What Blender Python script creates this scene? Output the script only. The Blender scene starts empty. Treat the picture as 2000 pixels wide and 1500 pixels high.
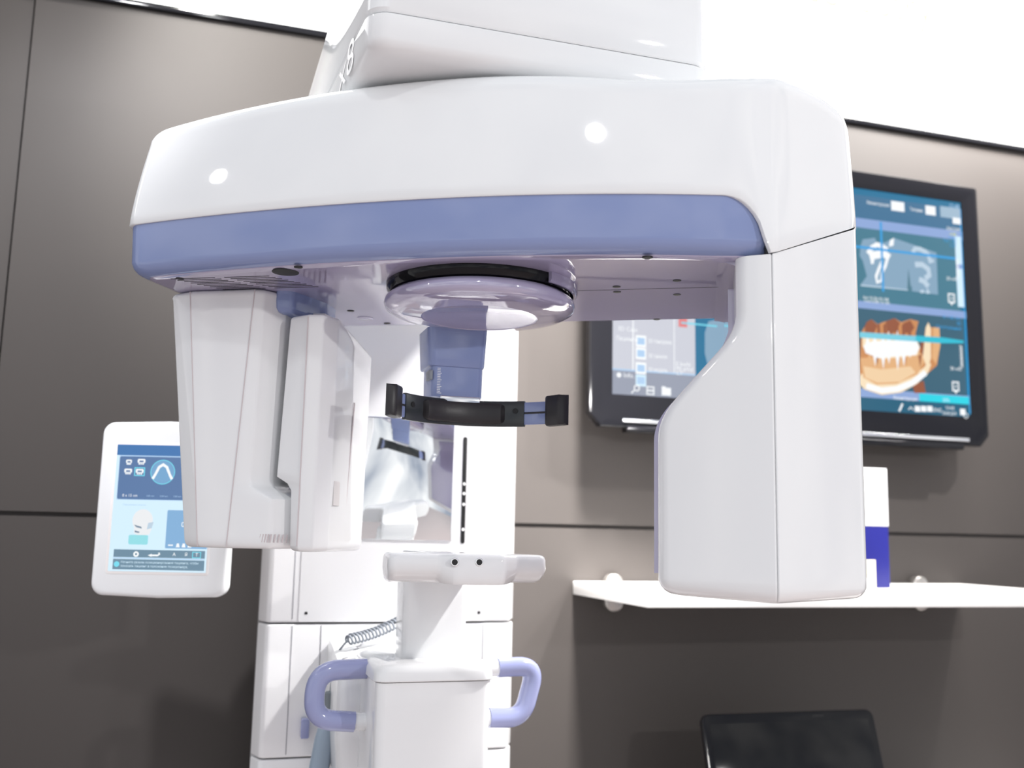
import bpy, math, random
from mathutils import Vector, Matrix
random.seed(4)
S = bpy.context.scene
COL = S.collection
PI = math.pi
rad = math.radians

# ------------------------------------------------------------------ camera
F = 1930.0
YAW, PITCH, ROLL = rad(17), math.atan(290/1930), rad(1.2)
CAM = Vector((0, 0, 1.5))
fw = Vector((math.sin(YAW)*math.cos(PITCH), math.cos(YAW)*math.cos(PITCH), math.sin(PITCH)))
_rt = Vector((math.cos(YAW), -math.sin(YAW), 0)); _up = _rt.cross(fw)
RT = math.cos(ROLL)*_rt + math.sin(ROLL)*_up
UP = -math.sin(ROLL)*_rt + math.cos(ROLL)*_up
def ray(px, py): return fw + RT*((px-1000)/F) - UP*((py-750)/F)
def on_y(px, py, y):
    d = ray(px, py); return CAM + d*(y/d.y)
def on_depth(px, py, z): return CAM + ray(px, py)*z

cam = bpy.data.cameras.new('camera'); cam_o = bpy.data.objects.new('camera', cam); COL.objects.link(cam_o)
cam.sensor_fit = 'HORIZONTAL'; cam.sensor_width = 36; cam.lens = 36*F/2000
M = Matrix((RT, UP, -fw)).transposed().to_4x4(); M.translation = CAM
cam_o.matrix_world = M
cam.clip_start = 0.05; cam.clip_end = 100
cam.dof.use_dof = True; cam.dof.focus_distance = 1.42; cam.dof.aperture_fstop = 3.4
S.camera = cam_o

# ------------------------------------------------------------------ materials
def srgb(r, g, b):
    f = lambda c: (c/12.92 if c <= .04045 else ((c+.055)/1.055)**2.4)
    return (f(r/255), f(g/255), f(b/255), 1)
def mat(name, col, rough=.4, metal=0, coat=0, ior=1.5, noise=.03, scale=6, bump=0, spec=.5):
    m = bpy.data.materials.new(name); m.use_nodes = True
    nt = m.node_tree; b = nt.nodes['Principled BSDF']
    b.inputs['Base Color'].default_value = col
    b.inputs['Roughness'].default_value = rough
    b.inputs['Metallic'].default_value = metal
    b.inputs['Coat Weight'].default_value = coat
    b.inputs['Coat Roughness'].default_value = .03
    b.inputs['IOR'].default_value = ior
    b.inputs['Specular IOR Level'].default_value = spec
    tc = nt.nodes.new('ShaderNodeTexCoord'); nz = nt.nodes.new('ShaderNodeTexNoise')
    nz.inputs['Scale'].default_value = scale; nz.inputs['Detail'].default_value = 3
    nt.links.new(tc.outputs['Object'], nz.inputs['Vector'])
    if noise:
        mr = nt.nodes.new('ShaderNodeMapRange')
        mr.inputs['To Min'].default_value = max(0, rough-noise); mr.inputs['To Max'].default_value = rough+noise
        nt.links.new(nz.outputs['Fac'], mr.inputs['Value']); nt.links.new(mr.outputs['Result'], b.inputs['Roughness'])
    if bump:
        bp = nt.nodes.new('ShaderNodeBump'); bp.inputs['Strength'].default_value = bump; bp.inputs['Distance'].default_value = .01
        nt.links.new(nz.outputs['Fac'], bp.inputs['Height']); nt.links.new(bp.outputs['Normal'], b.inputs['Normal'])
    return m
def emit(name, col, strength=1.0):
    m = bpy.data.materials.new(name); m.use_nodes = True; nt = m.node_tree
    nt.nodes.remove(nt.nodes['Principled BSDF'])
    e = nt.nodes.new('ShaderNodeEmission'); e.inputs['Color'].default_value = col; e.inputs['Strength'].default_value = strength
    nt.links.new(e.outputs[0], nt.nodes['Material Output'].inputs['Surface'])
    return m
def lit(name, col, strength=1.0):
    """a lit display: glossy glass over glowing pixels"""
    m = mat(name, (.005, .005, .006, 1), .06, noise=.01)
    b = m.node_tree.nodes['Principled BSDF']
    b.inputs['Emission Color'].default_value = col; b.inputs['Emission Strength'].default_value = strength
    return m
WHITE = mat('white_gloss_plastic', srgb(233, 234, 235), .035, noise=.01, scale=3)
WHITE2 = mat('white_satin_plastic', srgb(236, 236, 237), .2, coat=.3, noise=.03)
LAV = mat('lavender_gloss_plastic', srgb(134, 148, 190), .05, coat=.25, noise=.015)
LAVU = mat('lavender_polished_plastic', srgb(168, 162, 190), .04, coat=.5, ior=2.1, noise=.01)
GRIP = mat('lavender_grip_plastic', srgb(150, 156, 196), .12, coat=.4, noise=.02)
BLK = mat('black_satin_plastic', (.012, .012, .014, 1), .3)
BLKG = mat('black_gloss_plastic', (.008, .008, .01, 1), .07, noise=.02, spec=.22)
BLKP = mat('charcoal_plastic', srgb(46, 50, 52), .25)
RUB = mat('black_rubber', (.016, .014, .016, 1), .42, noise=.05, bump=.05, scale=60)
DARK = mat('dark_hole', (.006, .006, .007, 1), .6)
SOFT = mat('pale_seam', srgb(206, 196, 198), .5)
SEAM = mat('grey_seam_gap', srgb(150, 150, 156), .6)
MIR = mat('mirror_silver', (.92, .94, .95, 1), .01, metal=1, noise=0)
CHR = mat('chrome', (.8, .8, .82, 1), .08, metal=1, noise=.02)
CABLE = mat('grey_cable', srgb(132, 138, 146), .4)
GREYP = mat('grey_blue_plastic', srgb(150, 166, 182), .3)
CREAM = mat('cream_card', srgb(252, 244, 200), .6)
BLUEP = mat('blue_card', srgb(26, 28, 124), .35)
PAPER = mat('white_card', srgb(245, 245, 246), .5)
WALLM = mat('grey_wall_laminate', srgb(70, 66, 64), .5, noise=.05, scale=3, bump=.02, spec=.2)
SHELF = mat('white_shelf_laminate', srgb(245, 244, 242), .35)
FLOORM = mat('pale_floor', srgb(196, 180, 176), .3, noise=.06, scale=4)
PINK = mat('pale_pink_plastic', srgb(238, 214, 210), .3)
TXT = mat('white_print', srgb(255, 255, 255), .4)
GLASS = mat('clamp_metal', srgb(176, 172, 168), .25, metal=.8)

# ------------------------------------------------------------------ object helpers
WORLD = {}
def put(name, vs, fs, m, parent=None, mids=None, ang=35, smooth=True):
    vs = [Vector(v) for v in vs]
    lo = Vector([min(v[i] for v in vs) for i in range(3)]); hi = Vector([max(v[i] for v in vs) for i in range(3)])
    c = (lo+hi)/2
    me = bpy.data.meshes.new(name); me.from_pydata([v-c for v in vs], [], fs)
    ms = m if isinstance(m, (list, tuple)) else [m]
    for k in ms: me.materials.append(k)
    if mids: me.polygons.foreach_set('material_index', mids)
    me.validate()
    import bmesh
    bm = bmesh.new(); bm.from_mesh(me); bmesh.ops.recalc_face_normals(bm, faces=bm.faces) if mids is None else None
    bm.to_mesh(me); bm.free()
    if smooth:
        me.shade_smooth(); me.set_sharp_from_angle(angle=rad(ang))
    o = bpy.data.objects.new(name, me); COL.objects.link(o)
    o.location = c - (WORLD[parent.name] if parent else Vector())
    if parent: o.parent = parent
    WORLD[o.name] = c
    return o
def tag(o, label=None, cat=None, group=None, kind=None):
    if label: o['label'] = label
    if cat: o['category'] = cat
    if group: o['group'] = group
    if kind: o['kind'] = kind
    return o
def thing(name, loc, label, cat, group=None):
    o = bpy.data.objects.new(name, None); o.empty_display_size = .05; COL.objects.link(o)
    o.location = loc; WORLD[o.name] = Vector(loc)
    return tag(o, label, cat, group)
class MB:
    def __init__(s): s.v = []; s.f = []; s.m = []
    def add(s, vf, mi=0):
        n = len(s.v); s.v += [Vector(v) for v in vf[0]]
        s.f += [[i+n for i in f] for f in vf[1]]; s.m += [mi]*len(vf[1]); return s
    def build(s, name, m, parent=None, multi=False, **k):
        return put(name, s.v, s.f, m, parent, s.m if multi else None, **k)
def rpoly(pts, n=6):
    """rounded polygon; pts = (x, y, radius)"""
    out = []; N = len(pts)
    for i in range(N):
        x, y, r = pts[i]; p = Vector((x, y)); a = Vector(pts[i-1][:2])-p; b = Vector(pts[(i+1) % N][:2])-p
        if r <= 0: out.append(p); continue
        la, lb = a.length, b.length; a.normalize(); b.normalize()
        ang = a.angle(b); t = min(r/math.tan(ang/2), la*.49, lb*.49); r2 = t*math.tan(ang/2)
        c = p+(a+b).normalized()*(r2/math.sin(ang/2))
        s = p+a*t-c; e = p+b*t-c
        a0 = math.atan2(s.y, s.x); a1 = math.atan2(e.y, e.x); d = (a1-a0+PI) % (2*PI)-PI
        for k in range(n+1):
            q = a0+d*k/n; out.append(c+Vector((math.cos(q), math.sin(q)))*r2)
    return out
def resample(pts, n):
    L = [0]
    for i in range(len(pts)): L.append(L[-1]+(pts[(i+1) % len(pts)]-pts[i]).length)
    out = []; j = 0
    for k in range(n):
        d = L[-1]*k/n
        while L[j+1] < d: j += 1
        t = (d-L[j])/max(1e-9, L[j+1]-L[j]); out.append(pts[j].lerp(pts[(j+1) % len(pts)], t))
    return out
def squash(pts, d, c=None, h=None):
    xs = [p.x for p in pts]; ys = [p.y for p in pts]
    cx, cy = (max(xs)+min(xs))/2, (max(ys)+min(ys))/2; hx, hy = (max(xs)-min(xs))/2, (max(ys)-min(ys))/2
    return [Vector((cx+(p.x-cx)*(1-d/hx), cy+(p.y-cy)*(1-d/hy))) for p in pts]
def loft(rings, cap0=True, cap1=True):
    n = len(rings[0]); v = [Vector(p) for r in rings for p in r]; f = []
    for j in range(len(rings)-1):
        for i in range(n):
            f.append([j*n+i, j*n+(i+1) % n, (j+1)*n+(i+1) % n, (j+1)*n+i])
    if cap0: f.append(list(range(n))[::-1])
    if cap1: f.append(list(range((len(rings)-1)*n, len(rings)*n)))
    return v, f
def prism(out, z0, z1, rb=.003, rt=.003, k=4, T=None):
    rings = []
    for i in range(k+1):
        a = PI/2*i/k
        rings.append([(p.x, p.y, z0+rb*(1-math.sin(a))) for p in squash(out, rb*(1-math.cos(a)))])
    rings.reverse()
    for i in range(k+1):
        a = PI/2*i/k
        rings.append([(p.x, p.y, z1-rt*(1-math.sin(a))) for p in squash(out, rt*(1-math.cos(a)))])
    v, f = loft(rings)
    if T: v = [T(Vector(p)) for p in v]
    return v, f
def rrect(x0, x1, y0, y1, r=.005, n=5):
    return rpoly([(x0, y0, r), (x1, y0, r), (x1, y1, r), (x0, y1, r)], n)
def box(x0, x1, y0, y1, z0, z1, r=.004, rp=None, T=None):
    return prism(rrect(x0, x1, y0, y1, rp if rp is not None else r), z0, z1, min(r, (z1-z0)*.45), min(r, (z1-z0)*.45), 3, T)
def tube(path, r, n=14, cap=True):
    path = [Vector(p) for p in path]; rings = []; T0 = None; N = None
    rs = r if isinstance(r, (list, tuple)) else [r]*len(path)
    for i, p in enumerate(path):
        t = (path[min(i+1, len(path)-1)]-path[max(i-1, 0)]).normalized()
        if N is None:
            N = t.orthogonal().normalized()
        else: N = (N-t*N.dot(t)).normalized()
        B = t.cross(N)
        rings.append([p+(N*math.cos(2*PI*k/n)+B*math.sin(2*PI*k/n))*rs[i] for k in range(n)])
    return loft(rings, cap, cap)
def catmull(P, n=10):
    P = [Vector(p) for p in P]; Q = [P[0]*2-P[1]]+P+[P[-1]*2-P[-2]]; out = []
    for i in range(1, len(Q)-2):
        a, b, c, d = Q[i-1:i+3]
        for k in range(n):
            t = k/n
            out.append(.5*((2*b)+(c-a)*t+(2*a-5*b+4*c-d)*t*t+(3*b-a-3*c+d)*t**3))
    return out+[P[-1]]
def fillet_path(P, r, n=8):
    P = [Vector(p) for p in P]; out = [P[0]]
    for i in range(1, len(P)-1):
        a = (P[i-1]-P[i]); b = (P[i+1]-P[i]); la, lb = a.length, b.length; a.normalize(); b.normalize()
        t = min(r, la*.48, lb*.48); s = P[i]+a*t; e = P[i]+b*t
        for k in range(n+1):
            q = k/n; out.append(s*(1-q)**2+P[i]*2*q*(1-q)+e*q*q)
    return out+[P[-1]]
def lathe(prof, c, n=64):
    return loft([[(c[0]+r*math.cos(2*PI*k/n), c[1]+r*math.sin(2*PI*k/n), z) for k in range(n)] for r, z in prof])
def disc(c, nrm, r, t=.0015, n=24, ry=None):
    """thin round plug centred on c facing nrm"""
    c = Vector(c); nrm = Vector(nrm).normalized(); a = nrm.cross(Vector((0, 0, 1)))
    a = a.normalized() if a.length > .01 else Vector((1, 0, 0)); b = nrm.cross(a)
    return loft([[c+nrm*z+a*rr*math.cos(2*PI*k/n)+b*(ry or rr)*math.sin(2*PI*k/n) for k in range(n)] for z, rr in ((-t, r), (t*.6, r), (t, r*.9))])
_txt = {}
def text_vf(s, o, right, up, h, align='LEFT', sx=1.0):
    """lettering as flat mesh: o = baseline start"""
    key = s
    if key not in _txt:
        cu = bpy.data.curves.new('lettering_curve', 'FONT'); cu.body = s; cu.size = 1; cu.resolution_u = 3
        t = bpy.data.objects.new('lettering_tmp', cu); COL.objects.link(t)
        bpy.context.view_layer.update(); dg = bpy.context.evaluated_depsgraph_get()
        me = bpy.data.meshes.new_from_object(t.evaluated_get(dg))
        _txt[key] = ([v.co.copy() for v in me.vertices], [list(p.vertices) for p in me.polygons])
        bpy.data.objects.remove(t); bpy.data.curves.remove(cu); bpy.data.meshes.remove(me)
    vs, fs = _txt[key]
    if not vs: return [], []
    w = max(v.x for v in vs); k = h/.7
    sh = {'LEFT': 0, 'CENTER': -w/2, 'RIGHT': -w}[align]
    right = Vector(right).normalized(); up = Vector(up).normalized(); o = Vector(o)
    return [o+right*((v.x+sh)*k*sx)+up*(v.y*k) for v in vs], fs

# ================================================================== SETTING
WY = 2.38
def struct(o): o['kind'] = 'structure'; return o
b = MB()
prof = [(0, 0), (0, 1.514), (.012, 1.514), (.012, 1.524), (0, 1.524), (0, 2.722)]
XL = -.452
for x0, x1, off in ((XL+.002, 4.6, 0), (-2.6, XL-.002, .004)):
    a = [Vector((x0, WY+off+d, z)) for d, z in prof]+[Vector((x0, WY+.105, 2.722)), Vector((x0, WY+.105, 4.05)), Vector((x0, WY+.16, 4.05)), Vector((x0, WY+.16, 0))]
    c = [p+Vector((x1-x0, 0, 0)) for p in a]
    b.add(loft([a, c]))
struct(b.build('wall_back', WALLM, smooth=False))
struct(put('floor', *box(-5, 6, -5, 2.5, -.1, 0, .001), FLOORM))
# dark trim on top of the grey wall, lit fascia above it
tr = struct(put('trim_1', *box(-2.6, 4.6, WY-.012, WY+.1, 2.722, 2.737, .002), BLKG))
SIGN = emit('lit_fascia_white', (1, .995, .98, 1), 3.2)
LETT = emit('pale_yellow_lettering', (1, .99, .86, 1), 1.0)
sg = thing('lightbox_sign', (1, WY+.05, 2.737), 'white backlit fascia sign with faint pale lettering above the grey wall', 'sign')
put('light_panel', *box(-2.6, 4.6, WY+.004, WY+.1, 2.7375, 4.0, .002), SIGN, sg)
q = on_y(1822, 45, WY)
lt = text_vf('dentistry', (q.x, WY-.0005, q.z-.012), (1, 0, 0), (0, 0, 1), .115, 'RIGHT', .8)
tag(MB().add(lt).build('lettering', LETT, sg, smooth=False), 'pale yellow thin lettering')

# ================================================================== X-RAY MACHINE
XM = thing('dental_xray_machine', (.36, 2.1, 0), 'white and lavender panoramic dental x-ray machine with a large rotating overhead arm', 'x-ray machine')
CY = 1.945
def face_y(y): return lambda p: Vector((p.x, y-p.z, p.y))       # plan drawn in X/Z, thickness towards the camera
# --- column: three stacked segments
co = rpoly([(.111, 1.985, .012), (.125, CY, .012), (.600, CY, .012), (.619, 1.985, .012), (.619, 2.30, .01), (.128, 2.30, .01)], 5)
cb = MB()
for z0, z1 in ((.06, 1.0765), (1.0795, 1.3205), (1.3235, 2.30)):
    cb.add(prism(co, z0, z1, .004, .004))
column = cb.build('column', WHITE2, XM)
put('base_plate', *prism(rrect(-.1, .82, 1.5, 2.34, .08), 0, .06, .004, .02), WHITE2, XM)
# panel of the upper segment
fp = put('front_panel', *prism(rrect(.182, .549, 1.3245, 2.2, .003), 0, .0016, .0004, .0006, 3, face_y(CY)), WHITE2, column)
for x in (.196, .535): put('screw', *disc((x, CY-.0016, 1.341), (0, -1, 0), .003, .001, 16), DARK, column)
# recessed lines on the lower segments
for x, z0, z1 in ((.172, 1.085, 1.318), (.226, 1.20, 1.318), (.171, 1.33, 1.46), (.545, 1.085, 1.318)):
    put('panel_joint', *box(x-.0008, x+.0008, CY-.0008, CY+.002, z0, z1, .0003), SEAM, column)
mr = put('mirror', *prism(rrect(.292, .474, 1.481, 1.722, .002), 0, .0028, .0005, .001, 2, face_y(CY-.0016)), MIR, column)
sl = put('height_scale_slot', *prism(rrect(.4935, .5015, 1.476, 1.690, .004), 0, .0012, .0003, .0003, 2, face_y(CY-.0016)), DARK, column)
for py in (945, 964, 985, 1034):
    w = on_y(902, py, CY-.003)
    put('scale_light', *disc((.4975, CY-.0028, w.z), (0, -1, 0), .0032, .0006, 12), TXT, column)

# --- upper support housing
def side_x(x): return lambda p: Vector((x+p.z, p.x, p.y))
hl = rpoly([(1.222, 2.176, .006), (1.222, 2.150, .012), (1.245, 2.128, .02), (1.99, 2.128, .01), (1.99, 2.176, .004)], 5)
HX0, HX1 = .166, .672
def plan_housing(x0, x1, yf, r): return rpoly([(x0, yf, r), (x1, yf, r), (x1-.04, 2.0, .02), (x0-.06, 2.0, .02)], 7)
pl = plan_housing(HX0, HX1, 1.218, .03)
def hl_rings(levels): return [[(p.x, p.y, z) for p in squash(pl, d)] for z, d in levels]
house_low = put('housing_lower_cover', *loft(hl_rings([(2.128, .03), (2.1285, .022), (2.131, .012), (2.136, .005), (2.145, .001), (2.176, 0), (2.179, .003)])), WHITE, XM)
def up_rings():
    R = []
    for t, d in ((0, .004), (.02, .0005), (.3, .001), (.8, .004), (.92, .012), (.98, .024), (1, .04)):
        ring = []
        for p in squash(pl, d):
            ztop = 2.44-.75*max(0, p.y-1.25)
            if p.y > 1.49: ztop = 2.26-.28*(p.y-1.49)
            ring.append((p.x, p.y, 2.1805+(max(ztop, 2.205)-2.1805)*t))
        R.append(ring)
    return R
house_up = put('housing_upper_cover', *loft(up_rings()), WHITE, XM)
em = MB().add(text_vf('x8', (.1510, 1.412, 2.139), (.074, -1, 0), (0, 0, 1), .050, 'LEFT', 1.5))
tag(em.build('model_lettering', TXT, house_low, smooth=False), 'raised white lettering')

# --- rotating arm, drawn in its own frame (u along the arm, v away from the camera)
A = rad(28); OX, OY = .38, 1.5
Uv = Vector((math.cos(A), -math.sin(A), 0)); Vv = Vector((math.sin(A), math.cos(A), 0))
def W(u, v, z): return Vector((OX, OY, 0))+Uv*u+Vv*v+Vector((0, 0, z))
def bow(u): return -.2865+(.30 if u > .05 else .222)*(u-.05)**2
arc = [(-.42+.02*i, bow(-.42+.02*i), 0) for i in range(40)]
def arm_outline(rc): return resample(rpoly([(-.472, -.226, .045)]+arc+[(.462, -.236, rc), (.600, -.03, .10), (.575, .175, .06), (-.448, .185, .04)], 10), 420)
arm_o = arm_outline(.025); arm_t = arm_outline(.15)
def z_top(u, v=-1): return 2.124-(.10 if u < .04 else .21)*(min(u, .28)-.04)**2+.012*max(0, min(1, (u-.36)/.2))+(.016*math.sin(PI*max(0, min(1, (v+.245)/.225))) if u > .45 and v < 0 else 0)
ZB = 1.937
def z_low(u, v):
    if u < .398: return ZB
    if u > .462: return 1.862+.092*min(1, max(0, (v+.236)/.2)) if v < .1 else 1.954
    if v > .1: return ZB
    if u < .452:
        t = (u-.398)/.054; return 1.862+(ZB-1.862)*math.sqrt(max(0, 1-t*t))
    return 1.862
def sq(u, v, d): return (.06+(u-.06)*(1-d/.52), -.05+(v+.05)*(1-d/.235))
R = []
def ring_arm(zf, d, t=0):
    t = t*t*(3-2*t); out = []
    for p, q in zip(arm_o, arm_t):
        m = p.lerp(q, t); uu, vv = sq(m.x, m.y, d); uu += (m.x-uu)*.6 if m.x > .06 else 0
        out.append(W(uu, vv, zf(p)))
    return out
R.append(ring_arm(lambda p: z_low(p.x, p.y), .008))
R.append(ring_arm(lambda p: z_low(p.x, p.y), .0015))
R.append(ring_arm(lambda p: z_low(p.x, p.y)+.002, 0))
for t in [i/10 for i in range(1, 11)]:
    R.append(ring_arm(lambda p: z_low(p.x, p.y)+.002+(z_top(p.x, p.y)-.034-z_low(p.x, p.y)-.002)*t, .016*t**1.4, t))
for k in range(1, 7):
    a = PI/2*k/6
    R.append(ring_arm(lambda p: z_top(p.x, p.y)-.034+.034*math.sin(a), .016+.034*(1-math.cos(a)), 1))
R.append(ring_arm(lambda p: z_top(p.x, p.y)+.004, .12, 1))
arm = put('rotating_arm', *loft(R, False, True), WHITE, XM, ang=50)
# lavender skirt and underside
R = []
ZU = 1.862
blue_o = [p for p in arm_o]
for z, d in ((ZU, .045), (ZU+.0004, .03), (ZU+.002, .022), (ZU+.006, .014), (ZU+.012, .009), (ZU+.020, .006), (ZB+.012, .0035)):
    R.append([W(min(sq(p.x, p.y, d)[0], .450), sq(p.x, p.y, d)[1]+.004*max(0, min(1, (p.x-.40)/.05)), z) for p in blue_o])
skirt = put('underside_skirt', *loft(R, False, True), LAV, arm, ang=50)
und = put('underside_cover', *loft([[W(min(sq(p.x, p.y, d)[0], .425), sq(p.x, p.y, d)[1], z) for p in blue_o] for d, z in ((.026, ZU+.004), (.028, ZU-.0005), (.034, ZU-.002), (.04, ZU-.0022))], False, True), LAVU, arm, ang=50)
# rounded corner where the underside runs into the tube head
R = []
for k in range(9):
    a = PI/2*k/8; u = .390+.040*math.sin(a); z = ZU-.0022-.03*(1-math.cos(a))
    R.append([W(u, -.204, z), W(u, .165, z), W(u+.004, .165, z+.004), W(u+.004, -.204, z+.004)])
tag(put('corner_fillet', *loft(R), LAVU, arm), None)
# screw holes, port, grille and cover plates in the underside
ZH = ZU-.0022
for u, v, r in ((-.183, -.245, .006), (-.385, -.205, .006), (.30, -.238, .007), (.247, -.088, .006), (.245, -.057, .006), (.335, -.115, .006), (.333, -.031, .006), (-.205, .027, .006), (-.175, .13, .006), (.295, .14, .006)):
    put('screw_hole', *disc(W(u, v, ZH), (0, 0, -1), r, .0008, 20), DARK, arm)
put('round_port', *disc(W(-.212, -.222, ZH), (0, 0, -1), .019, .001, 32), DARK, arm)
put('round_cap', *disc(W(-.2, .085, ZH), (0, 0, -1), .014, .0012, 32), LAVU, arm)
g = MB()
for r0 in range(9):
    vv = -.205+r0*.0085
    for u0 in (-.40+r0*.006, -.315+r0*.006):
        g.add(loft([[W(u, v, ZH-.0004) for u, v in ((u0, vv), (u0+.07, vv), (u0+.07, vv+.0018), (u0, vv+.0018))], [W(u, v, ZH+.001) for u, v in ((u0, vv), (u0+.07, vv), (u0+.07, vv+.0018), (u0, vv+.0018))]]))
g.build('vent_grille', DARK, arm)
g = MB()
g.add(loft([[W(u, -.0705+dv, ZH+dz) for u in (.18, .42)]+[W(u, -.0695+dv, ZH+dz) for u in (.42, .18)] for dv, dz in ((0, -.0003), (0, .001))]))
g.build('cover_joint', DARK, arm)
# slider block over the detector
bl = rpoly([(-.275, -.118, .006), (-.247, -.112, .012), (-.226, -.03, .012), (-.226, .02, .008), (-.275, .02, .008)], 4)
R = [[W(p.x, p.y, z) for p in squash(bl, d)] for z, d in ((1.826, .008), (1.828, .004), (1.834, .001), (1.846, 0), (1.848, .0), (ZH, 0))]
put('slider_block', *loft(R), LAV, arm)

# --- tube head hanging from the right end of the arm
def u_in(z):
    if z > 1.765: return .413
    if z > 1.655: return .413-(1.765-z)/.11*.102
    return .311
def u_in_s(z): return sum(u_in(z+k*.004) for k in range(-6, 7))/13
def head_o(z):
    ui = u_in_s(z)
    t = (ui-.311)/.102
    vi = -.196-.03*t
    return rpoly([(ui, vi, .022), (.4565, -.2335, .002), (.458, -.2295, 0), (.4595, -.2335, .002), (.590, -.055, .05), (.594, .0, .06), (.565, .165, .05), (ui, .165, .02)], 6)
def zbot(u): return 1.420+.07*max(0, .40-u)
R = []
zs = [1.8605-(i/44)*(1.8605-1.445) for i in range(45)]
o0 = head_o(1.86)
def ztop_head(p): return z_low(max(p.x, .463) if p.y > -.2 else p.x, p.y)-.0004 if p.x > .4592 else 1.8605
R.append([W(p.x, p.y, min(ztop_head(p), 1.96)) for p in o0])
for z in zs[1:]: R.append([W(p.x, p.y, z) for p in head_o(z)])
ob = head_o(1.44)
for k in range(1, 6):
    a = PI/2*k/5; d = .02*(1-math.cos(a))
    R.append([W(p.x, p.y, zbot(p.x)+.02*(1-math.sin(a))) for p in squash(ob, d)])
head = put('tube_head', *loft(R), WHITE, XM, ang=28)
# polished liner on the inner side of the head
path = [(.4125, 1.84), (.4125, 1.78)]+[(u_in_s(1.765-i*.005), 1.765-i*.005) for i in range(64)]
L0 = [p for p in path if 1.448 < p[1]]
R = []
for u, z in L0:
    R.append([W(u-.0075, -.135, z), W(u-.0075, .15, z), W(u+.01, .15, z), W(u+.01, -.135, z)])
tag(put('inner_liner', *loft(R), LAVU, head, ang=50), None)

# --- detector hanging from the left end: tapered box and cassette beside it
def tap(z0, z1, a, b): return lambda z: a+(b-a)*(z-z0)/(z1-z0)
def box1(z):
    t = (1.860-z)/.392                                    # 0 top, 1 bottom
    ul = -.447+.036*t; vf = -.134+.026*t
    ur = -.262-.016*min(1, t/.72)
    if t > .76: ur = -.278+.036*min(1, (t-.76)/.05)
    us = -.297-.034*t
    return rpoly([(ul, vf+.014, .010), (-.406+.027*t, vf-.003, .01), (us, vf-.006, 0), (ur-.022, vf+.0, .012), (ur, vf+.035, .01), (ur, .05, .01), (ul, .05, .01)], 5)
R = []
zz = [1.860-.0002]+[1.857-i*.0095 for i in range(41)]
o = box1(1.86)
for k in range(4):
    a = PI/2*k/3; R.append([W(p.x, p.y, 1.8595-.008*(1-math.sin(a))*1) for p in squash(o, .008*(1-math.cos(a)))][::1])
R = R[::-1]
for z in [1.848-i*.009 for i in range(42)]:
    if z > 1.478: R.append([W(p.x, p.y, z) for p in box1(z)])
ob = box1(1.47)
for k in range(1, 5):
    a = PI/2*k/4; R.append([W(p.x, p.y, 1.468+.009*(1-math.sin(a))) for p in squash(ob, .009*(1-math.cos(a)))])
det = put('detector_housing', *loft(R), WHITE, XM, ang=40)
# parting lines of the housing
ln = MB()
for (xa, ya, xb, yb) in ((371, 563, 395, 1069), (500, 563, 446, 1069)):
    for_path = []
    for i in range(30):
        t = i/29; z = 1.857-.387*t
        o = box1(z)
        ul = -.436+.027*(1.86-z)/.392; us = -.297-.034*(1.86-z)/.392; vf = -.134+.026*(1.86-z)/.392
        for_path.append(W(ul+.030, vf-.0032, z) if xa == 371 else W(us, vf-.0062, z))
    MB().add(tube(for_path, .0008, 6)).build('parting_line', SOFT, det)
g = MB()
for i in range(11):
    u0 = -.285+i*.0042
    g.add(tube([W(u0, -.109+max(0, i-5)*.005, 1.478), W(u0+.0022, -.110+max(0, i-5)*.005, 1.490)], .0011, 6))
g.build('vent_slots', SOFT, det)
# ribbed strip between the two boxes
g = MB()
g.add(loft([[W(u, v, z) for u, v in ((-.262, -.06), (-.215, -.06), (-.215, .0), (-.262, .0))] for z in (1.80, 1.836)]))
g.build('neck_strip', WHITE2, det)
g = MB()
for i in range(5):
    g.add(loft([[W(-.256+i*.009+a, -.0605, z) for a in (0, .003)]+[W(-.256+i*.009+a, -.055, z) for a in (.003, 0)] for z in (1.806, 1.832)]))
g.build('neck_grille', DARK, det)
# cassette
def box2(z):
    t = (1.82-z)/.355
    lo = -.248-.018*min(1, t/.69)
    if z < 1.575: lo += .024*min(1, (1.575-z)/.012)
    vf = -.128+.03*t
    return rpoly([(lo, vf+.012, .006), (-.212-.012*t, vf-.004, .006), (-.190-.012*t, vf, .008), (-.176-.012*t, vf+.03, .012), (-.178-.004*t, .07, .008), (lo, .07, .008)], 5)
R = []
o = box2(1.82)
def bev(p): return max(0, (p.y+.06))*.23
for k in range(3, -1, -1):
    a = PI/2*k/3; R.append([W(p.x, p.y, 1.8195-bev(p)-.006*(1-math.sin(a))) for p in squash(o, .006*(1-math.cos(a)))])
for i in range(1, 34):
    t = i/33; R.append([W(p.x, p.y, 1.812-bev(p)*(1-t)-t*(1.812-1.474)) for p in box2(1.812-t*(1.812-1.474))])
ob = box2(1.474)
for k in range(1, 5):
    a = PI/2*k/4; R.append([W(p.x, p.y, 1.465+.009*(1-math.sin(a))) for p in squash(ob, .009*(1-math.cos(a)))])
cas = put('detector_cassette', *loft(R), WHITE, XM, ang=40)
ln = MB().add(tube([W(-.212-.012*t, -.1325+.03*t, 1.815-.342*t) for t in [i/20 for i in range(21)]], .0009, 6))
ln.build('parting_line', SOFT, cas)
MB().add(tube([W(-.1775-.009*t, -.01, 1.70-.205*t) for t in (0, .5, 1)], .0012, 6)).build('slot', SOFT, cas)
st = MB().add(loft([[W(-.1835+dx, v_, z_) for v_, z_ in ((-.067, 1.535), (-.042, 1.535), (-.042, 1.572), (-.067, 1.572))] for dx in (-.002, .0)]))
tag(st.build('rating_label', mat('pale_label', srgb(206, 202, 202), .4), cas), 'small grey printed label')

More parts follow.
